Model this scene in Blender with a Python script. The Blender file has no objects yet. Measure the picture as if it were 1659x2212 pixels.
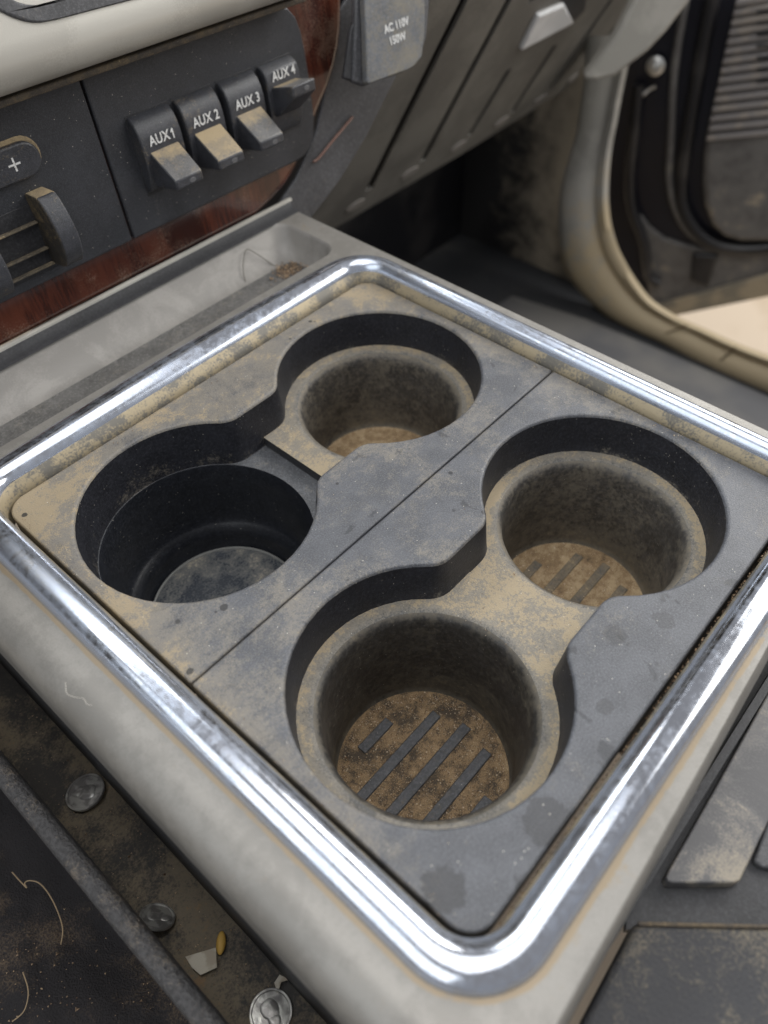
import bpy, bmesh, math, random
from mathutils import Vector, Matrix
from mathutils.geometry import tessellate_polygon
random.seed(7)
S = 0.001                                     # everything below is written in millimetres
scene = bpy.context.scene
COL = scene.collection

# ------------------------------------------------------------------ camera
YAW, PITCH, ROLL = 0.8326, 0.8584, -0.0165
CAM = Vector((-53.7, -15.5, 255.0))
fw = Vector((math.sin(YAW)*math.cos(PITCH), math.cos(YAW)*math.cos(PITCH), -math.sin(PITCH)))
rt0 = Vector((math.cos(YAW), -math.sin(YAW), 0)); up0 = rt0.cross(fw)
rt = rt0*math.cos(ROLL)+up0*math.sin(ROLL); up = -rt0*math.sin(ROLL)+up0*math.cos(ROLL)
cd = bpy.data.cameras.new('camera'); cam = bpy.data.objects.new('camera', cd); COL.objects.link(cam)
cam.matrix_world = Matrix(((rt.x, up.x, -fw.x, CAM.x*S), (rt.y, up.y, -fw.y, CAM.y*S), (rt.z, up.z, -fw.z, CAM.z*S), (0, 0, 0, 1)))
cd.sensor_fit = 'HORIZONTAL'; cd.sensor_width = 36; cd.lens = 36*1665.2/1659
cd.clip_start = 0.01; cd.clip_end = 50
cd.dof.use_dof = True; cd.dof.focus_distance = 0.345; cd.dof.aperture_fstop = 8.8
scene.camera = cam

def at(px, py, p0, n):
    """where the sight line of a photo position meets a real plane of the cabin (mm)"""
    d = rt*((px-829.5)/1665.2) - up*((py-1106)/1665.2) + fw
    n = Vector(n); t = (Vector(p0)-CAM).dot(n)/d.dot(n)
    return CAM+d*t

# ------------------------------------------------------------------ world and lamps
world = bpy.data.worlds.new("World"); scene.world = world; world.use_nodes = True
bg = world.node_tree.nodes['Background']; bg.inputs[0].default_value = (0.94, 0.95, 1.0, 1); bg.inputs[1].default_value = 0.24
def lamp(name, loc, target, sx, sy, power, col):
    l = bpy.data.lights.new(name, 'AREA'); l.shape = 'RECTANGLE'; l.size = sx*S; l.size_y = sy*S; l.energy = power; l.color = col
    o = bpy.data.objects.new(name, l); COL.objects.link(o); o.location = Vector(loc)*S
    o.rotation_euler = (Vector(target)-Vector(loc)).to_track_quat('-Z', 'Y').to_euler(); return o
lamp('windshield_light', (150, 950, 820), (100, 150, 0), 1300, 420, 7, (0.93, 0.97, 1.0))
lamp('passenger_window_light', (1000, -250, 640), (100, -100, 0), 1500, 480, 7, (1.0, 0.99, 0.96))
lamp('driver_window_light', (-700, 150, 450), (50, 100, 0), 1100, 600, 2.8, (0.92, 0.97, 1.0))
lamp('roof_light', (50, 50, 950), (50, 51, 0), 900, 900, 3.8, (0.95, 0.97, 1.0))
lamp('dome_lamp', (60, 60, 900), (80, 100, 0), 120, 60, 1.0, (1.0, 0.97, 0.92))
lamp('outdoor_light', (2600, -200, 1400), (2600, -201, 0), 2000, 2000, 50, (1.0, 0.98, 0.94))
scene.view_settings.view_transform = 'Standard'; scene.view_settings.look = 'None'
scene.view_settings.exposure = 0.3; scene.view_settings.gamma = 1
scene.render.engine = 'CYCLES'
scene.render.resolution_x = 768; scene.render.resolution_y = 1024

# ------------------------------------------------------------------ material helpers
class NT:
    def __init__(s, name):
        s.m = bpy.data.materials.new(name); s.m.use_nodes = True
        s.t = s.m.node_tree; s.n = s.t.nodes; s.l = s.t.links
        s.b = s.n['Principled BSDF']; s.tc = s.n.new('ShaderNodeTexCoord').outputs['Object']
        s._xyz = None
    def put(s, sock, v):
        if hasattr(v, 'links') or isinstance(v, bpy.types.NodeSocket): s.l.new(v, sock)
        elif isinstance(v, (tuple, list)) and len(v) == 3 and sock.type == 'RGBA': sock.default_value = (*v, 1)
        else: sock.default_value = v
    def math(s, op, a, b=0.0, c=None, clamp=False):
        n = s.n.new('ShaderNodeMath'); n.operation = op; n.use_clamp = clamp
        s.put(n.inputs[0], a); s.put(n.inputs[1], b)
        if c is not None: s.put(n.inputs[2], c)
        return n.outputs[0]
    def add(s, *a):
        r = a[0]
        for x in a[1:]: r = s.math('ADD', r, x)
        return r
    def mul(s, *a):
        r = a[0]
        for x in a[1:]: r = s.math('MULTIPLY', r, x)
        return r
    def step(s, v, lo, hi, a=0.0, b=1.0):
        n = s.n.new('ShaderNodeMapRange'); n.interpolation_type = 'SMOOTHSTEP'
        s.put(n.inputs[0], v); n.inputs[1].default_value = lo; n.inputs[2].default_value = hi
        n.inputs[3].default_value = a; n.inputs[4].default_value = b
        return n.outputs[0]
    def noise(s, scale, det=3, rough=.5, stretch=None, dist=0.0, gain=1.7):
        n = s.n.new('ShaderNodeTexNoise'); n.inputs['Scale'].default_value = scale; n.inputs['Detail'].default_value = det
        n.inputs['Roughness'].default_value = rough; n.inputs['Distortion'].default_value = dist
        v = s.tc
        if stretch:
            mp = s.n.new('ShaderNodeMapping'); mp.inputs['Scale'].default_value = stretch[:3]
            if len(stretch) > 3: mp.inputs['Rotation'].default_value = (0, 0, stretch[3])
            s.l.new(s.tc, mp.inputs[0]); v = mp.outputs[0]
        s.l.new(v, n.inputs['Vector'])
        return s.math('MULTIPLY_ADD', n.outputs[0], gain, .5-.5*gain) if gain != 1 else n.outputs[0]
    def vor(s, scale, feat='F1'):
        n = s.n.new('ShaderNodeTexVoronoi'); n.feature = feat; n.inputs['Scale'].default_value = scale
        s.l.new(s.tc, n.inputs['Vector']); return n.outputs['Distance']
    def xyz(s):
        if not s._xyz:
            n = s.n.new('ShaderNodeSeparateXYZ'); s.l.new(s.tc, n.inputs[0]); s._xyz = n.outputs
        return s._xyz
    def mm(s, i): return s.mul(s.xyz()[i], 1000.0)
    def mix(s, f, a, b):
        n = s.n.new('ShaderNodeMix'); n.data_type = 'RGBA'
        s.put(n.inputs[0], f); s.put(n.inputs[6], a); s.put(n.inputs[7], b); return n.outputs[2]
    def dist(s, cx, cy):
        dx = s.math('SUBTRACT', s.mm(0), cx); dy = s.math('SUBTRACT', s.mm(1), cy)
        return s.math('SQRT', s.add(s.mul(dx, dx), s.mul(dy, dy)))
    def bump(s, h, strength, d=0.0003):
        n = s.n.new('ShaderNodeBump'); n.inputs['Strength'].default_value = strength; n.inputs['Distance'].default_value = d
        s.put(n.inputs['Height'], h); s.l.new(n.outputs[0], s.b.inputs['Normal'])
    def set(s, col=None, rough=None, metal=None, **kw):
        if col is not None: s.put(s.b.inputs['Base Color'], col)
        if rough is not None: s.put(s.b.inputs['Roughness'], rough)
        if metal is not None: s.put(s.b.inputs['Metallic'], metal)
        for k, v in kw.items(): s.put(s.b.inputs[k.replace('_', ' ')], v)
        return s.m

DUST = (0.37, 0.285, 0.165); DUST2 = (0.262, 0.232, 0.185)
def plastic(name, base, rough=.5, dustcol=DUST2, amount=0.0, big=25.0, fine=900.0, bias=None, bump=.35, grain=1400.0, specks=0.0, spec=.5, dark=0.0, tk=.8, stains=None):
    """moulded plastic with grain; amount is how much of it dust covers (0..1); bias adds dust by place"""
    k = NT(name)
    n1 = k.noise(big, 7, .66, dist=.6); n2 = k.noise(fine, 3, .7); n3 = k.noise(big*6, 6, .7); n4 = k.noise(fine*.38, 3, .7)
    v = k.add(k.mul(n1, .50), k.mul(n3, .30), k.mul(n2, .34), k.mul(n4, .22), amount-.68)
    if bias is not None: v = k.add(v, bias(k))
    thin = k.step(v, .38, .68, 0, .58)
    pt = k.add(v, k.mul(k.noise(big*2.2, 6, .7, dist=1.2), .35), -.175)
    thick = k.step(pt, .68, .82, 0, tk)
    gr = k.noise(fine*.85, 3, .75)
    b2 = k.mix(k.step(k.noise(big*2.3, 4, .6), .3, .7), base, tuple(c*1.35 for c in base))
    b2 = k.mix(k.step(gr, .40, .95, 0, .75), b2, tuple(min(1, c*2.4+.012) for c in base)); b2 = k.mix(k.step(gr, .45, .05, 0, .6), b2, tuple(c*.45 for c in base))
    if dark:
        b2 = k.mix(k.step(k.noise(big*2.7, 3, .55, dist=.8), .74, .82, 0, dark), b2, tuple(c*.35 for c in base))
    c = k.mix(thin, b2, dustcol); c = k.mix(thick, c, DUST)
    if dark:
        spot = k.mul(k.step(k.vor(95.0), .085, .12, 1, 0), k.step(k.noise(37, 1), .62, .66))
        c = k.mix(k.mul(spot, .85), c, (.012, .012, .014))
    if stains:
        for (cx, cy, rr, st_) in stains:
            dd = k.add(k.dist(cx, cy), k.mul(k.math('SUBTRACT', n3, .5), rr*1.1), k.mul(k.math('SUBTRACT', n1, .5), rr*.8)); ms = k.mul(k.step(dd, rr*1.05, rr*.88), st_)
            c = k.mix(ms, c, (.022, .021, .021))
    if specks:
        sp = k.step(k.vor(520.0), .07, .15, 1, 0); keep = k.step(k.noise(300.0, 1), .66, .70)
        c = k.mix(k.mul(sp, keep, specks), c, (.62, .58, .5))
    r = k.math('ADD', rough, k.mul(thin, .25), clamp=True)
    k.bump(k.add(k.noise(grain, 2, .5), k.mul(v, .6)), bump, .00022)
    return k.set(c, r, 0.0, Specular_IOR_Level=spec)

STAINS = [(6.5, 18, 6.5, .6), (46, 4, 8.5, .5), (30.2, 147.5, 1.7, .85), (146.3, 104.6, 1.9, .7), (137.8, 99.6, 1.3, .7), (4.3, 250.5, 1.4, .9), (3.2, 135.2, 1.5, .8), (121, 25, 5, .4), (92, 12, 3.2, .4), (139, 14, 4, .4), (14, 156, .9, .8), (108, 160, .7, .8)]
def plate_bias(k):
    x, y = k.mm(0), k.mm(1)
    f = k.add(k.mul(k.step(y, 205, 264), .20),
              k.mul(k.step(x, 60, 0), k.step(y, 40, 190), .17),
              k.mul(k.step(x, 212, 240), k.step(y, 40, 170), .16),
              k.mul(k.step(x, 16, 0), .10),
              k.mul(k.step(y, 100, 190), .05),
              k.mul(k.step(y, 60, 0), -.14))
    return f
def ledge_bias(cs):
    def f(k):
        r = None
        for (cx, cy, w) in cs:
            d = k.dist(cx, cy); a = k.mul(k.step(d, 43.5, 49.5), w)
            r = a if r is None else k.math('MINIMUM', r, a)
        return r
    return f
M = {}
M['plate'] = plastic('black_grained_plate', (.060, .062, .069), .46, DUST2, .43, 26, 1700, plate_bias, .5, 1500, .8, .5, .55, .6, STAINS)
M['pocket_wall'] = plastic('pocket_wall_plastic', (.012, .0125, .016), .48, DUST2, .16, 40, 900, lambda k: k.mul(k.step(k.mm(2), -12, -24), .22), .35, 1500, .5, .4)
M['ledge'] = plastic('dusty_ledge', (.06, .058, .055), .6, DUST2, .50, 26, 1300, ledge_bias([(59, 66, .24), (180, 66, .30), (180, 198.5, .34)]), .5, 1400, .6, .5, 0, .55)
M['shelf'] = plastic('bare_shelf_plastic', (.055, .057, .062), .5, DUST2, .32, 40, 1300, None, .5, 1500, .3)
def well_bias(k): return k.add(k.mul(k.step(k.mm(2), -25, -22.2), .24), k.mul(k.step(k.mm(2), -55, -82), .20))
M['well'] = plastic('cup_well_rubber', (.022, .020, .018), .46, (.115, .098, .072), .44, 38, 500, well_bias, .2, 900, .35, .5, 0, .12)
M['bore'] = plastic('deep_bore_plastic', (.010, .011, .014), .30, DUST2, .12, 60, 900, None, .12, 1200, .5)
M['well_pale'] = plastic('cup_well_dusty_rubber', (.036, .033, .030), .5, (.175, .150, .112), .50, 30, 500, well_bias, .2, 900, .35, .5, 0, .12)
def mat_floor(name='dirt_covered_mat', lift=0.0):
    k = NT(name)
    n = k.noise(60, 5, .7); f = k.noise(1600, 2, .7); m2 = k.noise(260, 3, .6)
    v = k.add(k.mul(n, .5), k.mul(f, .3), k.mul(m2, .3), lift)
    c = k.mix(k.step(v, .42, .62), (.07, .052, .035), (.27, .18, .095))
    c = k.mix(k.step(v, .62, .85), c, (.46, .34, .20))
    sp = k.mul(k.step(k.vor(480.0), .12, .2, 1, 0), k.step(k.noise(400, 1), .55, .6))
    c = k.mix(k.mul(sp, .8), c, (.65, .52, .38))
    k.bump(v, .9, .0008); return k.set(c, .85)
M['mat'] = mat_floor(); M['mat_pale'] = mat_floor('pale_dirt_covered_mat', .16)
M['rib_pale'] = plastic('dusty_mat_rib', (.075, .070, .062), .6, (.26, .20, .125), .62, 60, 900, None, .5, 900, .4)
M['rib'] = plastic('mat_rib_rubber', (.055, .055, .058), .6, (.16, .13, .09), .40, 70, 900, None, .5, 900, .5)
def disc_mat():
    k = NT('dusty_disc')
    v = k.add(k.mul(k.noise(34, 6, .72, dist=.3, gain=1.3), .8), k.mul(k.noise(900, 2), .22))
    c = k.mix(k.step(v, .42, .56), (.05, .056, .066), (.13, .13, .125)); c = k.mix(k.step(v, .54, .74), c, (.36, .32, .25))
    k.bump(v, .2, .0004); return k.set(c, k.step(v, .4, .6, .25, .7))
M['disc'] = disc_mat()
k = NT('pale_disc_rim'); M['disc_rim'] = k.set((.42, .42, .40), .35, .3)
def chrome():
    k = NT('worn_chrome')
    x, y = k.mm(0), k.mm(1)
    g = k.noise(55, 6, .7, dist=1.0, gain=1.2); sm = k.noise(420, 5, .7); fine = k.noise(1500, 2, .6)
    # grubby along the left bar and the right bar
    place = k.add(k.mul(k.step(x, 5, -4), k.step(y, 60, 200), .10), k.mul(k.step(x, 236, 244), .09), k.mul(k.step(y, 0, -6), -.03))
    haze = k.step(k.add(k.mul(g, .6), k.mul(sm, .4), place, k.mul(k.step(k.mm(2), 9.6, 6.0), .14)), .34, .72, 0, 1)
    c = k.mix(haze, (.70, .72, .77), (.56, .61, .71))
    z = k.mm(2)
    low = k.step(z, 6.4, 3.0)          # dust banked up at the foot of the bar
    v = k.add(k.mul(g, .5), k.mul(sm, .35), k.mul(fine, .25), k.mul(low, .38))
    d = k.step(v, .80, .92, 0, .85)
    c = k.mix(d, c, (.42, .34, .22))
    k.bump(k.add(k.mul(sm, .5), k.mul(fine, .3)), .06, .0003)
    return k.set(c, k.add(.09, k.mul(haze, .17), k.mul(d, .45)), k.math('SUBTRACT', 1.0, k.add(k.mul(d, .85), k.mul(haze, .15))))
M['chrome'] = chrome()
def dull():
    k = NT('dusty_inner_lip')
    v = k.add(k.mul(k.noise(60, 5, .65), .7), k.mul(k.noise(900, 2), .3))
    c = k.mix(k.step(v, .40, .62), (.16, .15, .13), (.36, .30, .20)); k.bump(v, .3, .0003)
    return k.set(c, .5, .35)
M['lip'] = dull()
def shell():
    k = NT('champagne_painted_shell')
    x, y, z = k.mm(0), k.mm(1), k.mm(2)
    v = k.add(k.mul(k.noise(30, 6, .65), .6), k.mul(k.noise(1400, 2, .6), .22), k.mul(k.noise(220, 3), .2))
    px = k.math('MAXIMUM', k.math('SUBTRACT', k.math('ABSOLUTE', k.math('SUBTRACT', x, 118.6)), 136.1-28.5), 0.0)
    py = k.math('MAXIMUM', k.math('SUBTRACT', k.math('ABSOLUTE', k.math('SUBTRACT', y, 132.8)), 150.3-28.5), 0.0)
    sd = k.math('SUBTRACT', k.math('SQRT', k.add(k.mul(px, px), k.mul(py, py))), 28.5)      # distance from the foot of the chrome
    edge = k.add(k.mul(k.step(sd, 2.2, 1.0), .36), k.mul(k.step(sd, 9, 2), .05), k.mul(k.step(y, 290, 300), .05))
    v2 = k.add(v, edge)
    c = k.mix(k.step(v, .42, .6), (.205, .194, .176), (.25, .237, .216))
    c = k.mix(k.step(k.noise(1700, 2, .6), .3, .9, 0, .30), c, (.18, .165, .145)); c = k.mix(k.step(v2, .70, .84, 0, .8), c, (.26, .195, .115))
    c = k.mix(k.step(k.noise(55, 3, .6, dist=1), .80, .9, 0, .35), c, (.16, .12, .08))
    k.bump(k.noise(1900, 2, .5), .25, .0002)
    return k.set(c, .42, .25)
M['shell'] = shell()
def tray():
    k = NT('tray_plastic')
    v = k.add(k.mul(k.noise(28, 5, .65, dist=.6), .8), k.mul(k.noise(1300, 2), .2))
    c = k.mix(k.step(v, .4, .62), (.22, .208, .192), (.275, .26, .24)); c = k.mix(k.step(v, .80, .88, 0, .6), c, (.10, .08, .055))
    k.bump(k.noise(1500, 2), .3, .0002); return k.set(c, .5, .1)
M['tray'] = tray()
M['tray_floor'] = plastic('tray_floor_plastic', (.085, .082, .078), .5, DUST2, .36, 24, 900)
M['louver'] = plastic('dusty_louver', (.06, .05, .04), .6, (.20, .165, .11), .6, 60, 1800)
M['black'] = plastic('dark_trim_plastic', (.018, .018, .020), .55, DUST2, .22, 30, 900)
M['charcoal'] = plastic('charcoal_plastic', (.045, .045, .048), .55, DUST2, .30, 14, 900)
M['dash_black'] = plastic('dash_faceplate_black', (.024, .025, .029), .44, DUST2, .27, 18, 1900, None, .45, 1800, .8)
M['knob'] = plastic('knob_black', (.030, .031, .036), .40, DUST, .30, 60, 1800, None, .4, 1800, .4)
M['knob_dusty'] = plastic('knob_side_dust', (.020, .018, .016), .6, (.24, .17, .08), .42, 70, 2200, None, .4, 1800, .6)
M['dust_top'] = plastic('dust_caked', (.10, .08, .06), .7, DUST, .72, 60, 1800, None, .6, 1500, .5)
M['ledge_brown'] = plastic('dusty_brown_seam', (.035, .028, .022), .7, (.16, .12, .07), .5, 60, 1800, None, .6, 1500, .3)
def wood():
    k = NT('dark_red_wood')
    n = k.noise(26, 5, .6, (1, 1, .22), .8); g = k.noise(420, 3, .6, (1, 1, .05)); band = k.step(k.noise(11, 3, .5, (1, 1, .35)), .4, .6)
    c = k.mix(k.step(k.add(k.mul(n, .75), k.mul(g, .25)), .36, .64), (.030, .008, .006), (.105, .030, .017)); c = k.mix(k.mul(band, .35), c, (.03, .010, .008))
    d = k.step(k.add(k.mul(k.noise(40, 4), .7), k.mul(k.noise(1200, 2), .3)), .52, .75, 0, .35)
    c = k.mix(d, c, (.20, .13, .09))
    return k.set(c, k.add(.16, k.mul(d, .4)), 0.0, Coat_Weight=.6, Coat_Roughness=.06)
M['wood'] = wood()
k = NT('silver_dash_paint'); v = k.add(k.mul(k.noise(20, 5), .8), k.mul(k.noise(1300, 2), .2))
c = k.mix(k.step(v, .42, .6), (.46, .44, .395), (.53, .51, .46)); c = k.mix(k.step(v, .82, .95, 0, .4), c, (.45, .38, .25)); k.bump(k.noise(1600, 2), .15, .0002)
M['silver'] = k.set(c, .42, .3)
k = NT('white_print'); M['print'] = k.set(k.mix(k.step(k.noise(1300, 3, .7), .45, .85), (.70, .70, .69), (.34, .31, .27)), .6)
k = NT('gray_marker'); M['marker'] = k.set((.10, .10, .105), .4)
def glove():
    k = NT('taupe_glovebox_plastic')
    v = k.add(k.mul(k.noise(9, 5, .65), .75), k.mul(k.noise(900, 2), .25))
    c = k.mix(k.step(v, .38, .62), (.13, .123, .110), (.20, .19, .168)); k.bump(k.noise(900, 2), .4, .0005)
    return k.set(c, .5)
M['glove'] = glove()
M['glove_gray'] = plastic('grey_underpanel_plastic', (.050, .050, .054), .5, DUST2, .26, 12, 700)
k = NT('pale_latch'); M['latch'] = k.set(k.mix(k.step(k.noise(30, 3), .4, .6), (.72, .72, .72), (.82, .82, .82)), .45)
M['outlet'] = plastic('outlet_cover_plastic', (.085, .09, .10), .38, (.22, .19, .13), .52, 20, 1200, None, .3, 1500, .2)
def pillar():
    k = NT('dirty_grey_trim')
    z = k.mm(2)
    v = k.add(k.mul(k.noise(8, 5, .65), .7), k.mul(k.noise(40, 4, .6), .35)); low = k.step(z, -200, -290)
    c = k.mix(k.step(v, .42, .6), (.34, .325, .29), (.42, .40, .36)); c = k.mix(k.step(k.add(v, k.mul(low, .42)), .58, .88, 0, .85), c, (.50, .39, .23))
    return k.set(c, .6)
M['pillar'] = pillar()
def kick():
    k = NT('dusty_kick_panel')
    v = k.add(k.mul(k.noise(7, 6, .7, gain=1.0), .8), k.mul(k.noise(50, 4, .6, gain=1.0), .25))
    y = k.mm(1)
    c = k.mix(k.step(k.add(v, k.mul(k.step(y, 590, 430), .36)), .62, .92), (.014, .013, .013), (.34, .29, .22)); k.bump(v, .4, .002)
    return k.set(c, .8)
M['kick'] = kick()
k = NT('footwell_carpet'); v = k.add(k.mul(k.noise(7, 5, .7), .6), k.mul(k.noise(600, 2), .4))
M['carpet'] = k.set(k.mix(k.step(v, .45, .7), (.020, .021, .024), (.055, .052, .048)), .9)
k = NT('pale_ground'); v = k.noise(3, 5, .6); M['ground'] = k.set(k.mix(k.step(v, .4, .6), (.62, .50, .37), (.70, .58, .45)), .9)
k = NT('black_rubber'); M['rubber'] = k.set(k.mix(k.step(k.noise(12, 4), .4, .7), (.010, .010, .012), (.03, .028, .028)), .38)
k = NT('painted_door_edge'); M['doorblack'] = k.set((.012, .012, .018), .28)
k = NT('door_trim'); v = k.add(k.mul(k.noise(9, 5, .7, gain=1.1), .75), k.mul(k.noise(60, 3), .3))
M['doortrim'] = k.set(k.mix(k.step(v, .60, .76, 0, .7), k.mix(k.step(v, .4, .6), (.085, .08, .078), (.125, .12, .115)), (.38, .32, .23)), .55)
M['slat'] = k.m if False else None
k = NT('grille_slat_plastic'); M['slat'] = k.set(k.mix(k.step(k.noise(40, 3), .5, .7), (.20, .185, .18), (.26, .23, .2)), .5)
k = NT('steel_bolt'); M['steel'] = k.set((.6, .6, .58), .3, .8)
def pocket():
    k = NT('grimy_pocket_floor')
    v = k.add(k.mul(k.noise(24, 6, .7), .75), k.mul(k.noise(900, 2, .6), .25))
    c = k.mix(k.step(v, .38, .62), (.030, .026, .022), (.14, .11, .070)); c = k.mix(k.step(v, .64, .76), c, (.19, .12, .06)); k.bump(v, .8, .001)
    return k.set(c, .65)
M['pocket'] = pocket()
def pebble():
    k = NT('pebbled_grey_trim')
    h = k.add(k.mul(k.noise(560.0, 3, .6), .9), k.mul(k.noise(1500, 2), .3))
    c = k.mix(k.step(k.add(k.mul(k.noise(40, 5, .7), .7), k.mul(k.noise(1500, 2), .3)), .5, .66), (.065, .062, .062), (.14, .115, .09))
    c = k.mix(k.step(k.noise(560.0, 3, .6), .62, .30, 0, .85), c, (.035, .033, .033))
    k.bump(h, .9, .0009); return k.set(c, .6)
M['pebble'] = pebble()
k = NT('black_seat_carpet'); v = k.add(k.mul(k.noise(20, 6, .7), .75), k.mul(k.noise(1100, 2), .25)); k.bump(v, .9, .002)
M['seatcarpet'] = k.set(k.mix(k.step(v, .50, .78), (.012, .010, .011), (.10, .07, .045)), .85)
def coin():
    k = NT('dull_coin'); v = k.noise(190, 3, .5, dist=.3, gain=1.3); k.bump(v, .8, .0005)
    return k.set(k.mix(k.step(v, .4, .62), (.22, .21, .20), (.42, .41, .38)), .38, .6)
M['coin'] = coin()
k = NT('paper'); M['paper'] = k.set(k.mix(k.step(k.noise(160, 3), .4, .7), (.50, .46, .38), (.36, .31, .24)), .8)
k = NT('yellow_seed'); M['seed'] = k.set((.50, .30, .06), .6)
k = NT('crumb'); oi = k.n.new('ShaderNodeObjectInfo'); M['crumb'] = k.set(k.mix(k.step(k.noise(900, 2, .9), .42, .58), (.20, .11, .05), (.62, .50, .36)), .7)
k = NT('debris'); M['debris'] = k.set(k.mix(k.step(k.noise(700, 2, .9), .42, .6), (.10, .06, .035), (.42, .30, .19)), .8)
k = NT('fibre'); M['fibre'] = k.set((.30, .22, .13), .6)
k = NT('pale_hair'); M['hair'] = k.set((.55, .52, .46), .5)
def padm():
    k = NT('dusty_grey_pad')
    v = k.add(k.mul(k.noise(26, 6, .7, dist=1), .8), k.mul(k.noise(1100, 2), .2)); d = k.step(k.mm(0), 130, 70)
    c = k.mix(k.step(v, .4, .6), (.085, .083, .085), (.125, .12, .118)); c = k.mix(k.step(k.add(v, k.mul(d, .10)), .56, .82, 0, .75), c, (.33, .285, .215)); k.bump(v, .3, .0005)
    return k.set(c, .5)
M['pad'] = padm()
k = NT('dusty_dark_cover'); v = k.add(k.mul(k.noise(24, 6, .7), .75), k.mul(k.noise(900, 2), .25)); k.bump(v, .8, .0012)
M['cover'] = k.set(k.mix(k.step(v, .40, .74), (.030, .030, .033), (.16, .135, .095)), .7)

# ------------------------------------------------------------------ object helpers
def link(o, parent=None):
    COL.objects.link(o)
    if parent: o.parent = parent
    return o
def thing(name, label, cat, loc=(0, 0, 0), group=None):
    o = bpy.data.objects.new(name, None); o.empty_display_size = .02; o.location = Vector(loc)*S; link(o)
    o['label'] = label; o['category'] = cat
    if group: o['group'] = group
    return o
def tag(o, label, cat, group=None):
    o['label'] = label; o['category'] = cat
    if group: o['group'] = group
    return o
def mesh(name, verts, faces, mat, parent=None, smooth=True, loc=(0, 0, 0), bevel=0, seg=2, wn=False, angle=40, mats=None, mi=None):
    me = bpy.data.meshes.new(name); me.from_pydata([tuple(c*S for c in v) for v in verts], [], faces)
    me.materials.append(M[mat] if isinstance(mat, str) else mat)
    for m2 in (mats or []): me.materials.append(M[m2])
    if mi: me.polygons.foreach_set('material_index', mi)
    if smooth:
        me.polygons.foreach_set('use_smooth', [True]*len(me.polygons))
    me.update()
    b = bmesh.new(); b.from_mesh(me); bmesh.ops.recalc_face_normals(b, faces=b.faces); b.to_mesh(me); b.free()
    if smooth: me.set_sharp_from_angle(angle=math.radians(angle))
    o = bpy.data.objects.new(name, me); o.location = Vector(loc)*S; link(o, parent)
    if bevel:
        m = o.modifiers.new('bevel', 'BEVEL'); m.width = bevel*S; m.segments = seg; m.limit_method = 'ANGLE'; m.angle_limit = math.radians(35); m.harden_normals = False
    if wn:
        m = o.modifiers.new('normals', 'WEIGHTED_NORMAL'); m.keep_sharp = True; m.weight = 80
    return o
def loft(loops, closed=True, cap0=False, cap1=False, base=0):
    """loops of equal length -> verts, faces"""
    V = []; F = []; n = len(loops[0])
    for L in loops: V += [tuple(p) for p in L]
    for i in range(len(loops)-1):
        for j in range(n if closed else n-1):
            a = i*n+j; b_ = i*n+(j+1) % n; F.append((base+a, base+b_, base+b_+n, base+a+n))
    if cap0: F.append(tuple(base+i for i in range(n)))
    if cap1: F.append(tuple(base+(len(loops)-1)*n+i for i in range(n)))
    return V, F
def poly_fill(loops3, base=0):
    """outer loop then hole loops (3-D points); returns triangles"""
    tris = tessellate_polygon([[Vector(p) for p in L] for L in loops3])
    return [tuple(base+i for i in t) for t in tris]
def lathe(prof, seg=96, cx=0, cy=0):
    return loft([[(cx+r*math.cos(2*math.pi*i/seg), cy+r*math.sin(2*math.pi*i/seg), z) for i in range(seg)] for r, z in prof])
def rrect(x0, x1, y0, y1, r, z, n=8):
    P = []
    for (cx, cy, a0) in ((x1-r, y1-r, 0), (x0+r, y1-r, 90), (x0+r, y0+r, 180), (x1-r, y0+r, 270)):
        for i in range(n+1):
            a = math.radians(a0+90*i/n); P.append((cx+r*math.cos(a), cy+r*math.sin(a), z))
    return P
def box(x0, x1, y0, y1, z0, z1):
    V = [(x, y, z) for z in (z0, z1) for y in (y0, y1) for x in (x0, x1)]
    return V, [(0, 2, 3, 1), (4, 5, 7, 6), (0, 1, 5, 4), (2, 6, 7, 3), (0, 4, 6, 2), (1, 3, 7, 5)]
def slab(name, pts, nrm, thick, mat, parent, bevel=1.5, seg=3, holes=None, **kw):
    """a flat outline given a real thickness along nrm (pts are the front face)"""
    nrm = Vector(nrm).normalized(); loops = [pts]+(holes or []); V = []; F = []
    for L in loops:
        b = len(V); n = len(L); V += [tuple(p) for p in L]; V += [tuple(Vector(p)-nrm*thick) for p in L]
        for j in range(n): F.append((b+j, b+(j+1) % n, b+(j+1) % n+n, b+j+n))
    idx = []; pos = []; o = 0
    for L in loops: idx += list(range(o, o+len(L))); pos += list(L); o += 2*len(L)
    if holes:
        T = tessellate_polygon([[Vector(p) for p in L] for L in loops])
        F += [tuple(idx[i] for i in t) for t in T]
        off = {}; o = 0
        for L in loops:
            for j in range(len(L)): off[o+j] = o+j+len(L)
            o += 2*len(L)
        F += [tuple(off[idx[i]] for i in t) for t in T]
    else:
        n = len(pts); F.append(tuple(range(n))); F.append(tuple(range(n, 2*n)))
    return mesh(name, V, F, mat, parent, bevel=bevel, seg=seg, **kw)
def tube(name, pts, r, mat, parent=None, seg=10, **kw):
    P = [Vector(p) for p in pts]; loops = []
    for i, p in enumerate(P):
        t = (P[min(i+1, len(P)-1)]-P[max(i-1, 0)]).normalized()
        a = t.cross(Vector((.3, .2, 1))).normalized(); b = t.cross(a)
        rr = r[i] if isinstance(r, (list, tuple)) else r
        loops.append([tuple(p+a*rr*math.cos(2*math.pi*j/seg)+b*rr*math.sin(2*math.pi*j/seg)) for j in range(seg)])
    V, F = loft(loops, cap0=True, cap1=True); return mesh(name, V, F, mat, parent, **kw)
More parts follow.
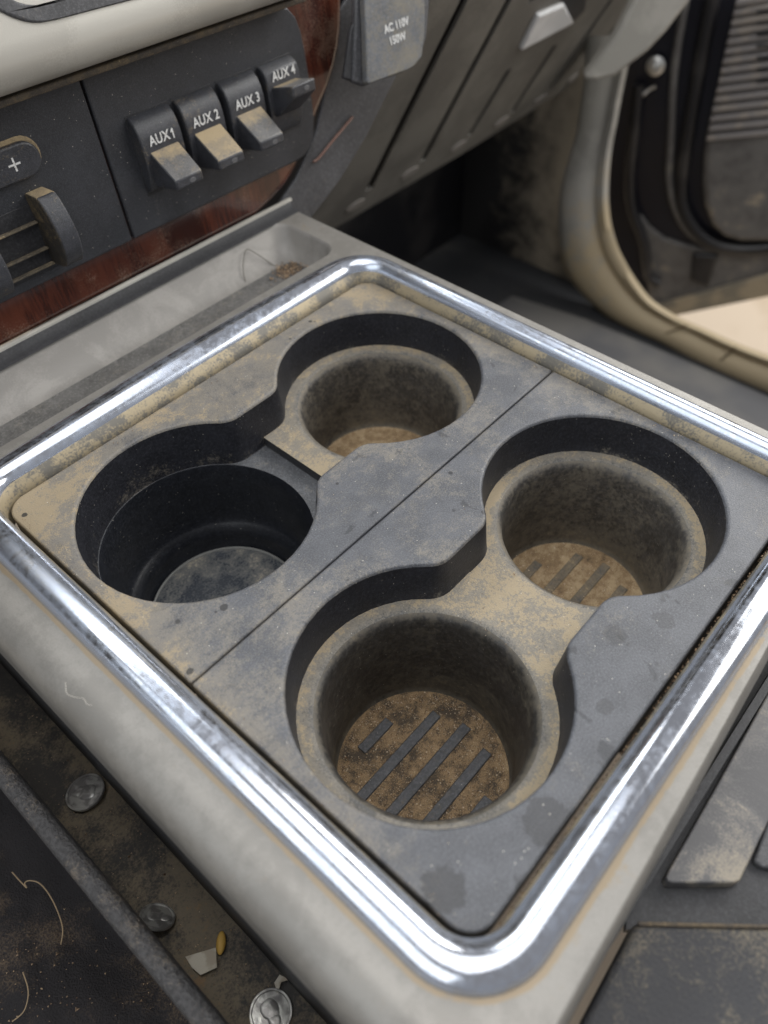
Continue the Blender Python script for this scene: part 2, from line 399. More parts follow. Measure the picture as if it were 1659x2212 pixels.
def smoothpath(pts, n=6):
    P = [Vector(p) for p in pts]; out = []
    for i in range(len(P)-1):
        p0 = P[max(i-1, 0)]; p1 = P[i]; p2 = P[i+1]; p3 = P[min(i+2, len(P)-1)]
        for k_ in range(n):
            t = k_/n
            out.append(.5*((2*p1)+(p2-p0)*t+(2*p0-5*p1+4*p2-p3)*t*t+(3*p1-p0-3*p2+p3)*t**3))
    out.append(P[-1]); return out
def text(name, s, size, mat, parent, mtx, spacing=1.0, ext=.12, bold=0.0):
    c = bpy.data.curves.new(name, 'FONT'); c.body = s; c.size = size*S; c.extrude = ext*S; c.align_x = 'CENTER'; c.align_y = 'CENTER'; c.space_character = spacing; c.offset = bold*S
    c.resolution_u = 4
    t = bpy.data.objects.new(name, c); COL.objects.link(t)
    dg = bpy.context.evaluated_depsgraph_get(); me = bpy.data.meshes.new_from_object(t.evaluated_get(dg)); bpy.data.objects.remove(t)
    me.materials.clear(); me.materials.append(M[mat]); me.name = name
    me.transform(mtx); o = bpy.data.objects.new(name, me); return link(o, parent)

# ================================================================== centre console
W, H = 239.0, 262.0
con = thing('centre_console', 'silver centre console with worn chrome frame around four dusty cup holders', 'console')
# shell: top face with two openings and rolled outer edges
def shell_loop(t, z, dz=0):
    L = -24-14*t; R = 261+4*t; Y0 = -28-4*t
    return [(x, y+7.5*max(0, x)/150*min(1, max(0, (-y-17)/12)), zz) for x, y, zz in rrect(L, R, Y0, 352, 9+3*t, z, 24)]
zt = 5.0
roll = [shell_loop(math.sin(a), zt-14*(1-math.cos(a))) for a in [i*math.pi/2/8 for i in range(9)]]
roll.append(shell_loop(1.0, -26))
roll.append(shell_loop(.93, -27)); 
V, F = loft(roll); n = len(roll[0])
ch_hole = rrect(-15, 252, -15, 281, 22, zt, 8)
def tray_loop(d, z, back=None): return rrect(-12+d, 247-d, 291+d*.6, 344-(d*.5 if back is None else back), max(12-d*.5, 4), z, 8)
tr_hole = tray_loop(0, zt)
b0 = len(V); V += ch_hole; b1 = len(V); V += tr_hole
T = tessellate_polygon([[Vector(p) for p in roll[0]], [Vector(p) for p in ch_hole], [Vector(p) for p in tr_hole]])
mp = list(range(n))+list(range(b0, b0+len(ch_hole)))+list(range(b1, b1+len(tr_hole)))
F += [tuple(mp[i] for i in t) for t in T]
mesh('shell', V, F, 'shell', con, wn=True, angle=60)
# storage tray between chrome frame and dashboard
tl = [tray_loop(0, zt), tray_loop(1.0, zt-.5, .6), tray_loop(1.8, zt-2, 1.6), tray_loop(3.5, -4, 6), tray_loop(6, -9.5, 12), tray_loop(9, -11.6, 16), tray_loop(10, -12, 18.5)]
V, F = loft(tl); mesh('tray_wall', V, F, 'tray', con, angle=70)
V, F = loft([tray_loop(9.9, -11.95, 18.4), tray_loop(12, -12.4, 21)], cap1=True); mesh('tray_floor', V, F, 'tray_floor', con, angle=70)
# dark strip standing in for the shade where the tray meets the dashboard
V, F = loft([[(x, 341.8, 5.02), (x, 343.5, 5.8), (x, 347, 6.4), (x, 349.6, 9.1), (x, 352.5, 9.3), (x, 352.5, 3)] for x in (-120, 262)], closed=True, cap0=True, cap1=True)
mesh('tray_shade', V, F, 'black', con)
V, F = loft([[(x, 349.6, 9.0), (x, 349.9, 10.2), (x, 350.6, 10.6), (x, 352, 10.6), (x, 352, 9.0)] for x in (-120, 264)], closed=True, cap0=True, cap1=True)
mesh('edge_strip', V, F, 'silver', con)
# chrome frame, swept around the rounded rectangle (t = outward distance from the insert, z)
prof_lip = [(.7, 1.6, -9), (1.0, 1.7, -2.5), (1.7, 1.9, .6), (2.6, 2.1, 2.6), (4.2, 2.9, 4.8)]       # (t on the far sides, t on the near sides, z)
prof_ch = [(4.2, 2.9, 4.8), (4.7, 3.5, 6.6), (5.9, 4.9, 8.6), (7.6, 6.8, 10.0), (9.6, 9.0, 10.7), (11.8, 11.3, 10.6), (13.8, 13.5, 9.8), (15.5, 15.4, 8.5), (16.7, 16.7, 6.9), (17.4, 17.4, 5.1), (17.5, 17.5, 3.5)]
def frame_loop(t, tn, z, n=14):
    r = 11+t; x0, x1, y0, y1 = -tn, W+t*.86, -tn, H+t*1.18; P = []
    cs = ((x1-r, y1-r, 0), (x0+r, y1-r, 90), (x0+r, y0+r, 180), (x1-r, y0+r, 270))
    for ci, (cx, cy, a0) in enumerate(cs):
        for i in range(n+1):
            a = math.radians(a0+90*i/n); P.append((cx+r*math.cos(a), cy+r*math.sin(a), z))
        nx = cs[(ci+1) % 4]; e1 = math.radians(a0+90); ax, ay = P[-1][:2]; bx, by = nx[0]+r*math.cos(e1), nx[1]+r*math.sin(e1)
        for i in range(1, 12):
            f = i/12; x, y = ax+(bx-ax)*f, ay+(by-ay)*f
            if ci == 0: y += 3.2*math.sin(math.pi*f)*min(1, max(0, (t-2)/6))      # the forward bar bows out a little
            P.append((x, y, z))
    return P
V, F = loft([frame_loop(*q) for q in prof_lip]); mesh('inner_lip', V, F, 'lip', con, angle=80)
V, F = loft([frame_loop(*q) for q in prof_ch]); mesh('chrome_frame', V, F, 'chrome', con, angle=80)
# outer side walls of the console body below the shell
for nm, bx in (('side_wall', (-36.5, -34, -27, 350, -330, -25)), ('side_wall', (258, 261.5, -27, 350, -330, -25)), ('rear_wall', (-34, 258, -30.5, -27.5, -330, -25))):
    V, F = box(*bx); mesh(nm, V, F, 'black', con, smooth=False)

# ------------------------------------------------------------------ cup holder inserts
def outline(cy, d, z, r=53.0, h=29.5, rf=12.0, c1=59.0, c2=180.0, n=40, m=8):
    r += d; h += d; rf -= d
    dx = math.sqrt((r+rf)**2-(h+rf)**2); ang = math.atan2(h+rf, dx); P = []
    for i in range(n+1):                                  # right circle, ccw from lower to upper fillet
        a = -(math.pi-ang)+(2*(math.pi-ang))*i/n; P.append((c2+r*math.cos(a), cy+r*math.sin(a), z))
    fx, fy = c2-dx, cy+h+rf                                # upper right fillet (concave)
    for i in range(1, m+1):
        a = -ang+(-(math.pi/2)+ang)*i/m; P.append((fx+rf*math.cos(a), fy+rf*math.sin(a), z))
    fx = c1+dx
    for i in range(0, m):
        a = -math.pi/2+(-(math.pi-ang)+math.pi/2)*i/m; P.append((fx+rf*math.cos(a), fy+rf*math.sin(a), z))
    for i in range(n+1):                                  # left circle
        a = ang+(2*math.pi-2*ang)*i/n; P.append((c1+r*math.cos(a), cy+r*math.sin(a), z))
    fy = cy-h-rf
    for i in range(1, m+1):
        a = math.pi-ang+(math.pi/2-(math.pi-ang))*i/m; P.append((fx+rf*math.cos(a), fy+rf*math.sin(a), z))
    fx = c2-dx
    for i in range(0, m):
        a = math.pi/2+(ang-math.pi/2)*i/m; P.append((fx+rf*math.cos(a), fy+rf*math.sin(a), z))
    return P
def clip(P, xc, keep_right):
    out = []; n = len(P)
    for i in range(n):
        a, b = P[i], P[(i+1) % n]; ia = (a[0] > xc) == keep_right; ib = (b[0] > xc) == keep_right
        if ia: out.append(a)
        if ia != ib:
            t = (xc-a[0])/(b[0]-a[0]); out.append((xc, a[1]+(b[1]-a[1])*t, a[2]))
    return out
def circle(cx, cy, r, z, n=96): return [(cx+r*math.cos(2*math.pi*i/n), cy+r*math.sin(2*math.pi*i/n), z) for i in range(n)]
def plate(parent, y0, y1, cy, rear):
    rc = 10; g = .35
    def outer(d, z):
        x0, x1 = -d-(-.2), W+d; ya = y0-d+(.2 if rear else 0); yb = y1+d; P = []
        rs = (3, 3, rc, rc) if rear else (rc, rc, 3, 3)
        for (sx, sy, a0, r) in ((1, 1, 0, rs[0]), (-1, 1, 90, rs[1]), (-1, -1, 180, rs[2]), (1, -1, 270, rs[3])):
            cx = x1-r if sx > 0 else x0+r; cyy = yb-r if sy > 0 else ya+r
            if r == 3: cx = x1-.8 if sx > 0 else x0+.8; cyy = yb-.8 if sy > 0 else ya+.8; r = .8
            for i in range(9):
                a = math.radians(a0+90*i/8); P.append((cx+r*math.cos(a), cyy+r*math.sin(a), z))
        return P
    out = [outer(0, -9), outer(0, -.9), outer(-.25, -.3), outer(-.9, 0)]
    V, F = loft(out); b = len(V)-len(out[0])
    rim = [outline(cy, 1.7, 0), outline(cy, .9, -.15), outline(cy, .3, -.6), outline(cy, 0, -1.5)]
    V2, F2 = loft(rim, base=len(V)); b2 = len(V); V += V2; F += F2
    T = tessellate_polygon([[Vector(p) for p in out[-1]], [Vector(p) for p in rim[0]]])
    mp = list(range(b, b+len(out[0])))+list(range(b2, b2+len(rim[0])))
    F += [tuple(mp[i] for i in t) for t in T]
    mesh('top_plate', V, F, 'plate', parent, wn=True, angle=75)
def well(parent, cx, cy, depth=-83, dz=0, mat='well'):
    pr = [(47.2, -22.0), (45.8, -22.05), (44.4, -22.5), (43.0, -23.5), (42.0, -25.0), (41.4, -27.5), (41.0, -32), (40.2, -55), (39.6, depth+5), (39.0, depth+2), (37.4, depth+.3), (34, depth)]
    V, F = lathe([(a, b+dz) for a, b in pr], 96, cx, cy); mesh('cup_well', V, F, mat, parent, angle=80, mats=['ledge'], mi=[1 if i < 96*2 else 0 for i in range(len(F))])
def matt(parent, cx, cy, z, ribs, mat='mat', rm='rib', h=1.1):
    pr = [(.01, z), (15, z), (30, z), (36.2, z), (37.0, z+.9), (38.2, z+1.1), (39.0, z+.2), (39.2, z-2)]
    V, F = lathe(pr, 72); m = mesh('rubber_mat', V, F, mat, parent, loc=(cx, cy, 0), angle=60)
    first = None
    for (x0, x1, y) in ribs:
        V, F = box(x0-cx, x1-cx, y-2.5-cy, y+2.5-cy, z-.5, z+h)
        mesh('rib', V, F, rm, m, bevel=.5, seg=2)
# rear insert
ins = thing('cup_holder_insert', 'rear black cup holder insert with two ribbed dusty cups joined by a flat ledge', 'cup holder', (0, 0, 0), 'cup holder inserts in the console')
plate(ins, 0, 130.7, 66, True)
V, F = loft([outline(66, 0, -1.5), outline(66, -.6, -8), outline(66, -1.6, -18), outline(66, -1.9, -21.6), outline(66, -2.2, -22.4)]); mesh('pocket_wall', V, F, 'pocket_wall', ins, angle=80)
def ledge(parent, P, cs, z, mat='ledge', nm='ledge'):
    loops = [P]+[circle(cx, cy, r, z) for cx, cy, r in cs]; V = [p for L in loops for p in L]; F = poly_fill(loops)
    return mesh(nm, V, F, mat, parent, smooth=False)
ledge(ins, clip(outline(66, -1.9, -22), 122, False), [(59, 66, 47.2)], -22)
ledge(ins, clip(outline(66, -1.9, -22.5), 122, True), [(180, 66, 47.2)], -22.5)
well(ins, 59, 66); well(ins, 180, 66, -82.5, -.5, 'well_pale')
matt(ins, 59, 66, -82.5, [(47.3, 66.8, 92.8), (30, 84.2, 78.4), (28.6, 88.6, 64), (36, 85, 49.4), (50, 68, 36)])
matt(ins, 180, 66, -82.5, [(168, 190, 92.8), (155, 209, 78.6), (151, 213, 64), (157, 206, 49.4), (168, 190, 36)], 'mat_pale', 'rib_pale', .6)
# front insert
ins2 = thing('cup_holder_insert', 'front cup holder insert beside the dashboard with one deep black bore and one shallower cup', 'cup holder', (0, 0, 0), 'cup holder inserts in the console')
plate(ins2, 131.3, H, 199, False)
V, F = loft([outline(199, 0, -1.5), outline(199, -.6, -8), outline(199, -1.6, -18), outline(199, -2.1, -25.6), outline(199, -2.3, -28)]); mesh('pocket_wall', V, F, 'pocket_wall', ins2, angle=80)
XS = 120.5
ledge(ins2, clip(outline(199, -1.9, -22), XS, True), [(180, 199, 47.2)], -22)
P = clip(outline(199, -1.9, -22), XS, True); ys = [p[1] for p in P if abs(p[0]-XS) < .01]
V, F = box(XS-.01, XS+2.5, min(ys), max(ys), -28, -22.01); mesh('ledge_step', V, F, 'black', ins2, smooth=False)
ledge(ins2, clip(outline(199, -2.0, -27.5), XS, False), [(59, 199, 50.3)], -27.5, 'shelf', 'shelf')
V, F = lathe([(50.3, -27.5), (49.9, -28.3), (49.5, -40), (48.8, -60), (47.9, -66), (46.0, -69), (43.2, -71), (42.0, -75), (41.4, -86), (38, -87), (.1, -87)], 96, 59, 199); mesh('bore', V, F, 'bore', ins2, angle=80)
V, F = lathe([(.01, -82.3), (20, -82.4), (37.6, -82.4), (38.6, -83), (38.8, -87)], 96, 0, 0); dsc = mesh('base_disc', V, F, 'disc', ins2, loc=(59, 199, 0), angle=50)
V, F = lathe([(38.65, -83), (38.7, -81.7), (39.05, -81.3), (39.45, -81.7), (39.5, -83)], 96, 0, 0); mesh('disc_rim', V, F, 'disc_rim', dsc, angle=50)
well(ins2, 180, 199, -76, 0, 'well_pale')
V, F = lathe([(.01, -75.6), (36, -75.6), (38.5, -74.8), (39, -76)], 72, 0, 0); mesh('rubber_mat', V, F, 'mat_pale', ins2, loc=(180, 199, 0))

# crumbs
def crumbs(name, n, fn, mat, smin, smax, label, cat):
    V = []; F = []
    for _ in range(n):
        p = fn()
        if p is None: continue
        s = random.uniform(smin, smax)*(1 if random.random() > .06 else 1.7); b = len(V)
        a = random.uniform(0, 6.28); e = random.uniform(.6, 1.6)
        q = [(math.cos(a), math.sin(a), 0), (math.cos(a+2)*e, math.sin(a+2)*e, 0), (math.cos(a+4.1), math.sin(a+4.1), 0), (.1, .1, .9), (.2, -.2, -.5)]
        V += [(p[0]+s*x, p[1]+s*y, p[2]+s*z) for x, y, z in q]
        F += [(b, b+1, b+3), (b+1, b+2, b+3), (b+2, b, b+3), (b+1, b, b+4), (b+2, b+1, b+4), (b, b+2, b+4)]
    o = mesh(name, V, F, mat, smooth=False); o['kind'] = 'stuff'; tag(o, label, cat); return o
def in_cup(cx, cy, r, z, edge=.0):
    def f():
        a = random.uniform(0, 6.28); t = math.sqrt(random.random()) if random.random() > edge else random.uniform(.9, 1)
        return (cx+r*t*math.cos(a), cy+r*t*math.sin(a), z+.1)
    return f
crumbs('crumbs', 2600, in_cup(59, 66, 38, -82.3, .25), 'crumb', .18, .48, 'gritty tan crumbs scattered over the bottom of the nearest cup', 'crumbs')
crumbs('grit', 260, in_cup(180, 66, 37, -82.3, .3), 'crumb', .18, .45, 'sparse grit on the ribbed bottom of the rear right cup', 'grit')

def on_plate():
    t = random.random()
    if t < .35: p = (random.uniform(235, 239), random.uniform(20, 255))
    elif t < .6: p = (random.uniform(5, 235), 262-abs(random.gauss(0, 2.2))-.5)
    elif t < .8: p = (random.uniform(0, 4), random.uniform(10, 250))
    else: p = (random.uniform(3, 236), random.uniform(3, 258))
    for cx, cy in ((59, 66), (180, 66), (59, 199), (180, 199)):
        if math.hypot(p[0]-cx, p[1]-cy) < 55: return None
    for cy in (66, 199):
        if 59 < p[0] < 180 and abs(p[1]-cy) < 32: return None
    return (p[0], p[1], .1)
crumbs('plate_grit', 420, on_plate, 'crumb', .08, .28, 'fine sand grains along the seams of the black insert', 'grit')
crumbs('groove_dust', 500, lambda: (random.uniform(5, 235), -1.4+random.uniform(-.4, .4), random.uniform(-3, -1)), 'debris', .15, .45, 'brown dirt packed in the narrow gap along the rear chrome bar', 'dirt')
crumbs('ledge_grit', 160, lambda: (random.uniform(100, 145), random.uniform(40, 92), -21.8), 'crumb', .08, .3, 'pale grit specks on the dusty ledge between the two rear cups', 'grit')

# ================================================================== dashboard (plane leaning very slightly away)
def dp(x, z, off=0.0): return (x, 352.5+.1*(z-10)-off, z)
dash = thing('dashboard', 'dashboard fascia with dark red wood trim under a wide silver band', 'dashboard', (0, 0, 0))
DN = (0, -1, .1)
wood_pts = [(-130, 8.5), (236, 8.5), (252, 13), (263, 17), (273, 23), (283, 32), (293, 43), (303, 53), (313, 62), (321, 72), (326.5, 82), (330, 92), (332.5, 104), (333, 118), (333, 160), (-60, 160)]
slab('wood_trim', [dp(x, z) for x, z in wood_pts], DN, 12, 'wood', dash, bevel=5, seg=5)
# silver band: profile extruded along the dash
prof = [(y, z+5) for y, z in [(356, 116), (345, 116.5), (340.5, 118.5), (337, 122), (335, 126.5), (334.6, 131), (336.5, 138), (341, 150), (347, 164), (357, 185), (372, 200), (385, 186), (375, 116)]]
V, F = loft([[(x, y, z) for y, z in prof] for x in [-120+i*20 for i in range(20)]+[270, 282]], cap0=True, cap1=True); mesh('silver_band', V, F, 'silver', dash, angle=70)
V, F = box(-120, 286, 345, 364, 117.0, 120.0); mesh('dust_ledge', V, F, 'ledge_brown', dash, bevel=.8)  # dusty ledge; its dark brown also has the shade put into the colour
# air vent bezel let into the band
SN = Vector((0, -.94, .34)); SP = (0, 338.5, 149)
bz = [at(*q, SP, SN)+SN*1.0 for q in ((-30, 6), (0, 24), (28, 38), (52, 46), (70, 49), (88, 49), (120, 43), (200, 22), (292, -2), (420, -38), (420, -120), (-30, -120))]
hole = [at(*q, SP, SN)+SN*1.0 for q in ((-24, -30), (0, -14), (36, 4), (58, 10), (78, 11), (100, 7), (200, -18), (380, -70), (380, -110), (-24, -110))]
slab('vent_bezel', bz, SN, 4, 'charcoal', dash, bevel=.8, holes=[hole])
slab('vent_floor', [p-SN*2.4 for p in hole], SN, 2, 'black', dash, bevel=0)

V, F = box(-700, 1000, 372, 900, 205, 235); dtop = mesh('unseen_dash_top', V, F, 'black', dash, smooth=False)  # unseen top of the dash, added to keep windshield light off the footwell
# climate panel
cp = thing('climate_panel', 'black climate control panel at the left with a plus button and two slider knobs', 'control panel', dp(147, 32))
L0 = Vector(dp(147, 32))
def rel(p): return tuple(Vector(p)-L0)
def panel_slab(name, pts2, off, thick, mat, parent, org, bevel=.8, seg=2):
    return slab(name, [tuple(Vector(dp(x, z, off))-Vector(org)) for x, z in pts2], DN, thick, mat, parent, bevel=bevel, seg=seg)
panel_slab('faceplate', [(-60, 32), (146.6, 31.6), (146.6, 112.6), (144.5, 114), (-60, 114)], 3, 8, 'dash_black', cp, L0, .7)
def stadium(x0, x1, z0, z1, n=10):
    r = (z1-z0)/2; c = (z0+z1)/2; P = [(x0, z0)]
    P += [(x1-r+r*math.cos(math.radians(a)), c+r*math.sin(math.radians(a))) for a in [-90+180*i/n for i in range(n+1)]]
    return P+[(x0, z1)]
panel_slab('button_surround', stadium(20, 114.8, 81.0, 99.4), 3.4, 2, 'dust_top', cp, L0, .3)
bt = panel_slab('plus_button', stadium(20, 113.4, 81.6, 97.6), 6, 4, 'knob', cp, L0, 1.2, 3)
def cross(cx, cz, a, w): return [(cx-w, cz-a), (cx+w, cz-a), (cx+w, cz-w), (cx+a, cz-w), (cx+a, cz+w), (cx+w, cz+w), (cx+w, cz+a), (cx-w, cz+a), (cx-w, cz+w), (cx-a, cz+w), (cx-a, cz-w), (cx-w, cz-w)]
panel_slab('plus_sign', cross(99.2, 89.6, 3.1, .45), 6.15, .1, 'print', bt, L0, 0)
panel_slab('slider_recess', [(20, 36.5), (101.5, 36.5), (101.5, 70), (20, 70)], 3.3, 1, 'black', cp, L0, .2)
for z in (40.2, 48.4, 61.8):
    panel_slab('louver', [(20, z-.5), (99, z-.5), (99, z+.5), (20, z+.5)], 6.0, 4, 'louver', cp, L0, .3)
def knob(x0, x1):
    fp = [(0, 74.5), (8, 75.5), (14.5, 76.2), (17.5, 73.5), (20, 69), (22, 63.5), (22.8, 58), (22.3, 52), (20.6, 47), (17.5, 42.5), (13, 40.4), (0, 38.5)]
    V, F = loft([[tuple(Vector(dp(x, z, off))-L0) for off, z in fp] for x in (x0, x1)], cap0=True, cap1=True)
    mi = [0]*len(F); mi[-2] = 1; mi[0] = 2; mi[1] = 2
    return mesh('slider_knob', V, F, 'knob', cp, bevel=1.1, seg=3, mats=['knob_dusty', 'dust_top'], mi=mi, angle=50)
knob(99.2, 109.6); knob(60.0, 70.4)

# auxiliary switch panel
L1 = Vector(dp(220, 32))
sp = thing('switch_panel', 'black auxiliary switch panel with four rocker switches lettered AUX 1 to AUX 4', 'switch panel', L1)
pts = [(148.1, 31.6), (274, 31), (281, 32), (287, 36), (291, 42), (293, 51), (293.6, 70), (293.0, 88), (292, 98), (289.5, 106), (284.5, 111.5), (277, 114.2), (150, 114), (148.1, 112.5)]
panel_slab('faceplate', pts, 3, 8, 'dash_black', sp, L1, .9, 3)
def rocker(cx, label, up4):
    O = L1
    w = 12.9
    panel_slab('switch_well', [(cx-w-.6, 49.4), (cx+w+.6, 49.4), (cx+w+.6, 90.2), (cx-w-.6, 90.2)], 3.25, 2, 'black', sp, O, .2)
    dz = 9.5 if up4 else 0.0
    # body: arc profile
    if up4: fp = [(2, 89.6), (6, 88.8), (9, 86.8), (10.2, 83), (10.2, 77), (9.6, 66), (7.5, 58), (4.5, 52), (2, 50.5)]
    else: fp = [(2, 89.6), (5.2, 89.0), (8.2, 86.6), (10, 82.8), (10.9, 78), (11.0, 70), (9.6, 60), (6.5, 53), (2, 50.5)]
    V, F = loft([[tuple(Vector(dp(x, z, off))-O) for off, z in fp] for x in (cx-w, cx+w)], cap0=True, cap1=True)
    r = mesh('rocker_switch', V, F, 'knob', sp, bevel=.7, seg=2, angle=32); r['label'] = 'rocker switch lettered ' + label + (', flipped up' if up4 else '')
    # paddle
    zt0, zt1 = (79.5, 83.6) if up4 else (73.4, 63.2)
    zb0, zb1 = (63.0, 77.6) if up4 else (54.5, 58.2)
    cs = [(6, 9.6, zt0+(.3 if up4 else 2.6), zb0), (10.5, 9.5, zt0, zb0+.5), (27.2, 8.9, zt1, zb1), ]
    loops = []
    for off, hw, a, b in cs:
        loops.append([tuple(Vector(dp(x, z, off))-O) for x, z in ((cx-hw, a), (cx+hw, a), (cx+hw, b), (cx-hw, b))])
    V, F = loft(loops, cap0=True, cap1=True)
    # dusty top faces
    mi = [1 if (f[0] % 4 == 0 and f[1] % 4 == 1 and i < 8) else 0 for i, f in enumerate(F)]
    p = mesh('paddle', V, F, 'knob', r, bevel=1.0, seg=3, mats=['paddle_dust_a' if label != 'AUX 2' else 'paddle_dust_b'], mi=mi, angle=40)
    # small window on the tip
    zm = (zt1+zb1)/2
    ring = [tuple(Vector(dp(cx+1.8+2.1*math.cos(a)*(1 if abs(math.cos(a)) > .5 else 1), zm-.3+1.35*math.sin(a), 27.35))-O) for a in [i*math.pi/8 for i in range(16)]]
    slab('lens', ring, DN, .5, 'marker', r, bevel=.15)
    # lettering on the curved face
    z0 = 84.3 if up4 else 78.2
    off = 10.35 if up4 else 11.05; tilt = .06 if up4 else -.02
    xax = Vector((1, 0, 0)); zax = Vector((0, .1+.1*0+(.04 if up4 else .05), 1)).normalized(); nn = xax.cross(zax)
    c0 = Vector(dp(cx+.4, z0, off+.15))-O
    mtx = Matrix(((xax.x*.88, zax.x, nn.x, c0.x*S), (xax.y*.88, zax.y, nn.y, c0.y*S), (xax.z*.88, zax.z, nn.z, c0.z*S), (0, 0, 0, 1)))
    if label.endswith('1'):
        m2_ = mtx.copy(); sh = mtx.to_3x3() @ Vector((-2.35*S, 0, 0)); m2_.translation = mtx.translation+sh
        text('lettering', 'AUX', 6.9, 'print', r, m2_, 1.05, .08, .14)
        one = [(a+.9, b) for a, b in ((5.3, .9), (6.5, 2.45), (7.3, 2.45), (7.3, -2.5), (6.45, -2.5), (6.45, 1.15), (5.6, .25))]
        nv = (mtx.to_3x3() @ Vector((0, 0, 1))).normalized()
        slab('lettering', [tuple((mtx.translation+mtx.to_3x3() @ Vector((a*S, b*S, .08*S)))/S) for a, b in one], nv, .15, 'print', r, bevel=0)
    else: text('lettering', label, 6.9, 'print', r, mtx, 1.05, .08, .14)
def pad_dust(nm, amt): return plastic(nm, (.085, .083, .082), .42, DUST, amt, 60, 2000, lambda k: k.mul(k.step(k.mm(1), -16, -9), .28), .5, 1600, .6)
M['paddle_dust_a'] = pad_dust('paddle_top_light_dust', .40); M['paddle_dust_b'] = pad_dust('paddle_top_heavy_dust', .66)
for i, cx in enumerate((177.3, 206.9, 237.3, 267.2)): rocker(cx, 'AUX %d' % (i+1), i == 3)
panel_slab('scuff', [(262.5, 58.6), (276.5, 58.6), (276.5, 58.95), (262.5, 58.95)], 3.1, .1, 'marker', sp, L1, 0)

# ================================================================== lower dash / glovebox
GN = Vector((0, -.872, -.4895)); GP = (0, 470, -117)
def g(x, y, d=0.0): return at(x, y, GP, GN)+GN*d
gl = thing('glovebox_door', 'taupe lower dash panel with slanting slots above the dark passenger footwell', 'glovebox', (0, 0, 0))
out = [g(630, 546), g(705, 503),  g(762, 470), g(1000, 331), g(1228, 190), g(1265, 172), g(1500, -40), g(1560, -100), g(950, -100), g(925, 20), g(860, 150), g(775, 320), g(690, 430)]
def slot(x0, y0, x1, y1, w=7.0):
    w *= 1.45
    a, b = g(x0, y0), g(x1, y1); t = (b-a).normalized(); s = t.cross(GN).normalized()*w/2
    return [a+s, a-s, b-s, b+s]
slots = [slot(1010, -14, 797, 410, 8), slot(1106, -12, 913, 348, 7), slot(1100, 150, 1014, 293, 6), slot(1199, 98, 1106, 243, 6), slot(1330, -14, 1186, 193, 5.5), slot(1384, -14, 1259, 150, 5), slot(1146, 6, 1165, -40, 5)]
slab('door_panel', out, GN, 3, 'glove', gl, bevel=0, holes=slots)
slab('slot_shade', [p-GN*5 for p in out], GN, 6, 'rubber', gl, bevel=0)  # black sheet standing in for the shade inside the slots
for (x0, y0, x1, y1) in ((748, 446, 795, 424), (868, 382, 910, 354), (976, 316, 1012, 294), (1068, 262, 1102, 240), (1155, 206, 1186, 186), (1236, 162, 1258, 146)):
    a, b = g(x0, y0), g(x1, y1); s = Vector((0, .4895, -.872))*8
    slab('clip_cover', [a+s*.7, b+s*.7, b-s*.2, a-s*.2], GN, -1.5, 'glove_light', gl, bevel=.7) if False else None
k = NT('scuffed_clip'); M['clip'] = k.set((.26, .24, .22), .5)
for (cx, cy) in ((767, 443), (885, 372), (990, 315), (1083, 262), (1168, 213), (1240, 168)):
    c = g(cx, cy, 0); u = Vector((1, 0, 0)); v = Vector((0, .4895, -.872))
    ring = [c+u*(13*math.cos(a))+v*(6*math.sin(a))+GN*1.2 for a in [i*math.pi/8 for i in range(16)]]
    slab('clip_cover', ring, GN, 1.4, 'clip', gl, bevel=.8)
slab('latch', [g(1120, 103, 4), g(1158, 28, 4), g(1214, 4, 4), g(1234, 44, 4)], GN, 5, 'latch', gl, bevel=1.5)
slab('latch_recess', [g(1210, 4, .5), g(1240, 44, .5), g(1262, 22, .5), g(1268, -20, .5), g(1214, -20, .5)], GN, 1.5, 'black', gl, bevel=0)
slab('side_roll', [g(1250, 215, -3), g(1290, 196, -3), g(1500, -30, -3), g(1450, -30, -3), g(1262, 170, -3)], GN, 20, 'glove_gray', gl, bevel=6, seg=4)
# dark under-panel between the wood and the glovebox
un = thing('under_dash_panel', 'dark grey plastic panel curving between the wood trim and the slotted glovebox', 'panel', (0, 0, 0))
UN = Vector((0, -1, .1)).normalized(); UP = (300, 362.5, 60)
def u_(x, y, d=0.0): return at(x, y, UP, UN)+UN*d
slab('panel', [u_(600, 450), u_(610, 430), u_(640, 385), u_(660, 340), u_(685, 280), u_(700, 205), u_(715, 120), u_(720, 60), u_(735, 20), u_(760, -20), u_(930, -60), u_(925, 30), u_(860, 160), u_(790, 300), u_(735, 390), u_(690, 450), u_(650, 500), u_(600, 520)], UN, 3, 'glove_gray', un, bevel=1.2, seg=3)
P = [u_(672, 348, 2.0), u_(683, 340, 2.4), u_(715, 300, 2.6), u_(757, 252, 2.0)]
k = NT('bead_edge'); M['bead'] = k.set((.16, .085, .065), .22)
tube('trim_bead', smoothpath(P, 5), .9, 'bead', un)
# power outlet with lettered flap
ON = Vector((-.10, -.93, .28)).normalized(); OP = (345, 335, 100)
def o_(x, y, d=0.0): return at(x, y, OP, ON)+ON*d
po = thing('power_outlet', 'grey hinged power outlet cover lettered AC 110V 150W, right of the wood trim', 'power outlet', (0, 0, 0))
cov = slab('flap', [o_(793, 178), o_(797, 182), o_(806, 179), o_(884, 150), o_(896, 142), o_(912, 122), o_(918, 70), o_(918, -60), o_(786, -30), o_(790, 60)], ON, 5, 'outlet', po, bevel=1.5, seg=3)
slab('housing', [o_(776, 176, -6), o_(800, 186, -6), o_(884, 156, -6), o_(925, 112, -6), o_(936, 80, -6), o_(943, 0, -6), o_(943, -70, -6), o_(782, -40, -6), o_(782, 40, -6)], ON, 5, 'glove_gray', po, bevel=1.5)
slab('hinge_gap', [o_(760, 168, -8), o_(790, 178, -8), o_(792, 20, -8), o_(776, 60, -8)], ON, 3, 'black', po, bevel=1)
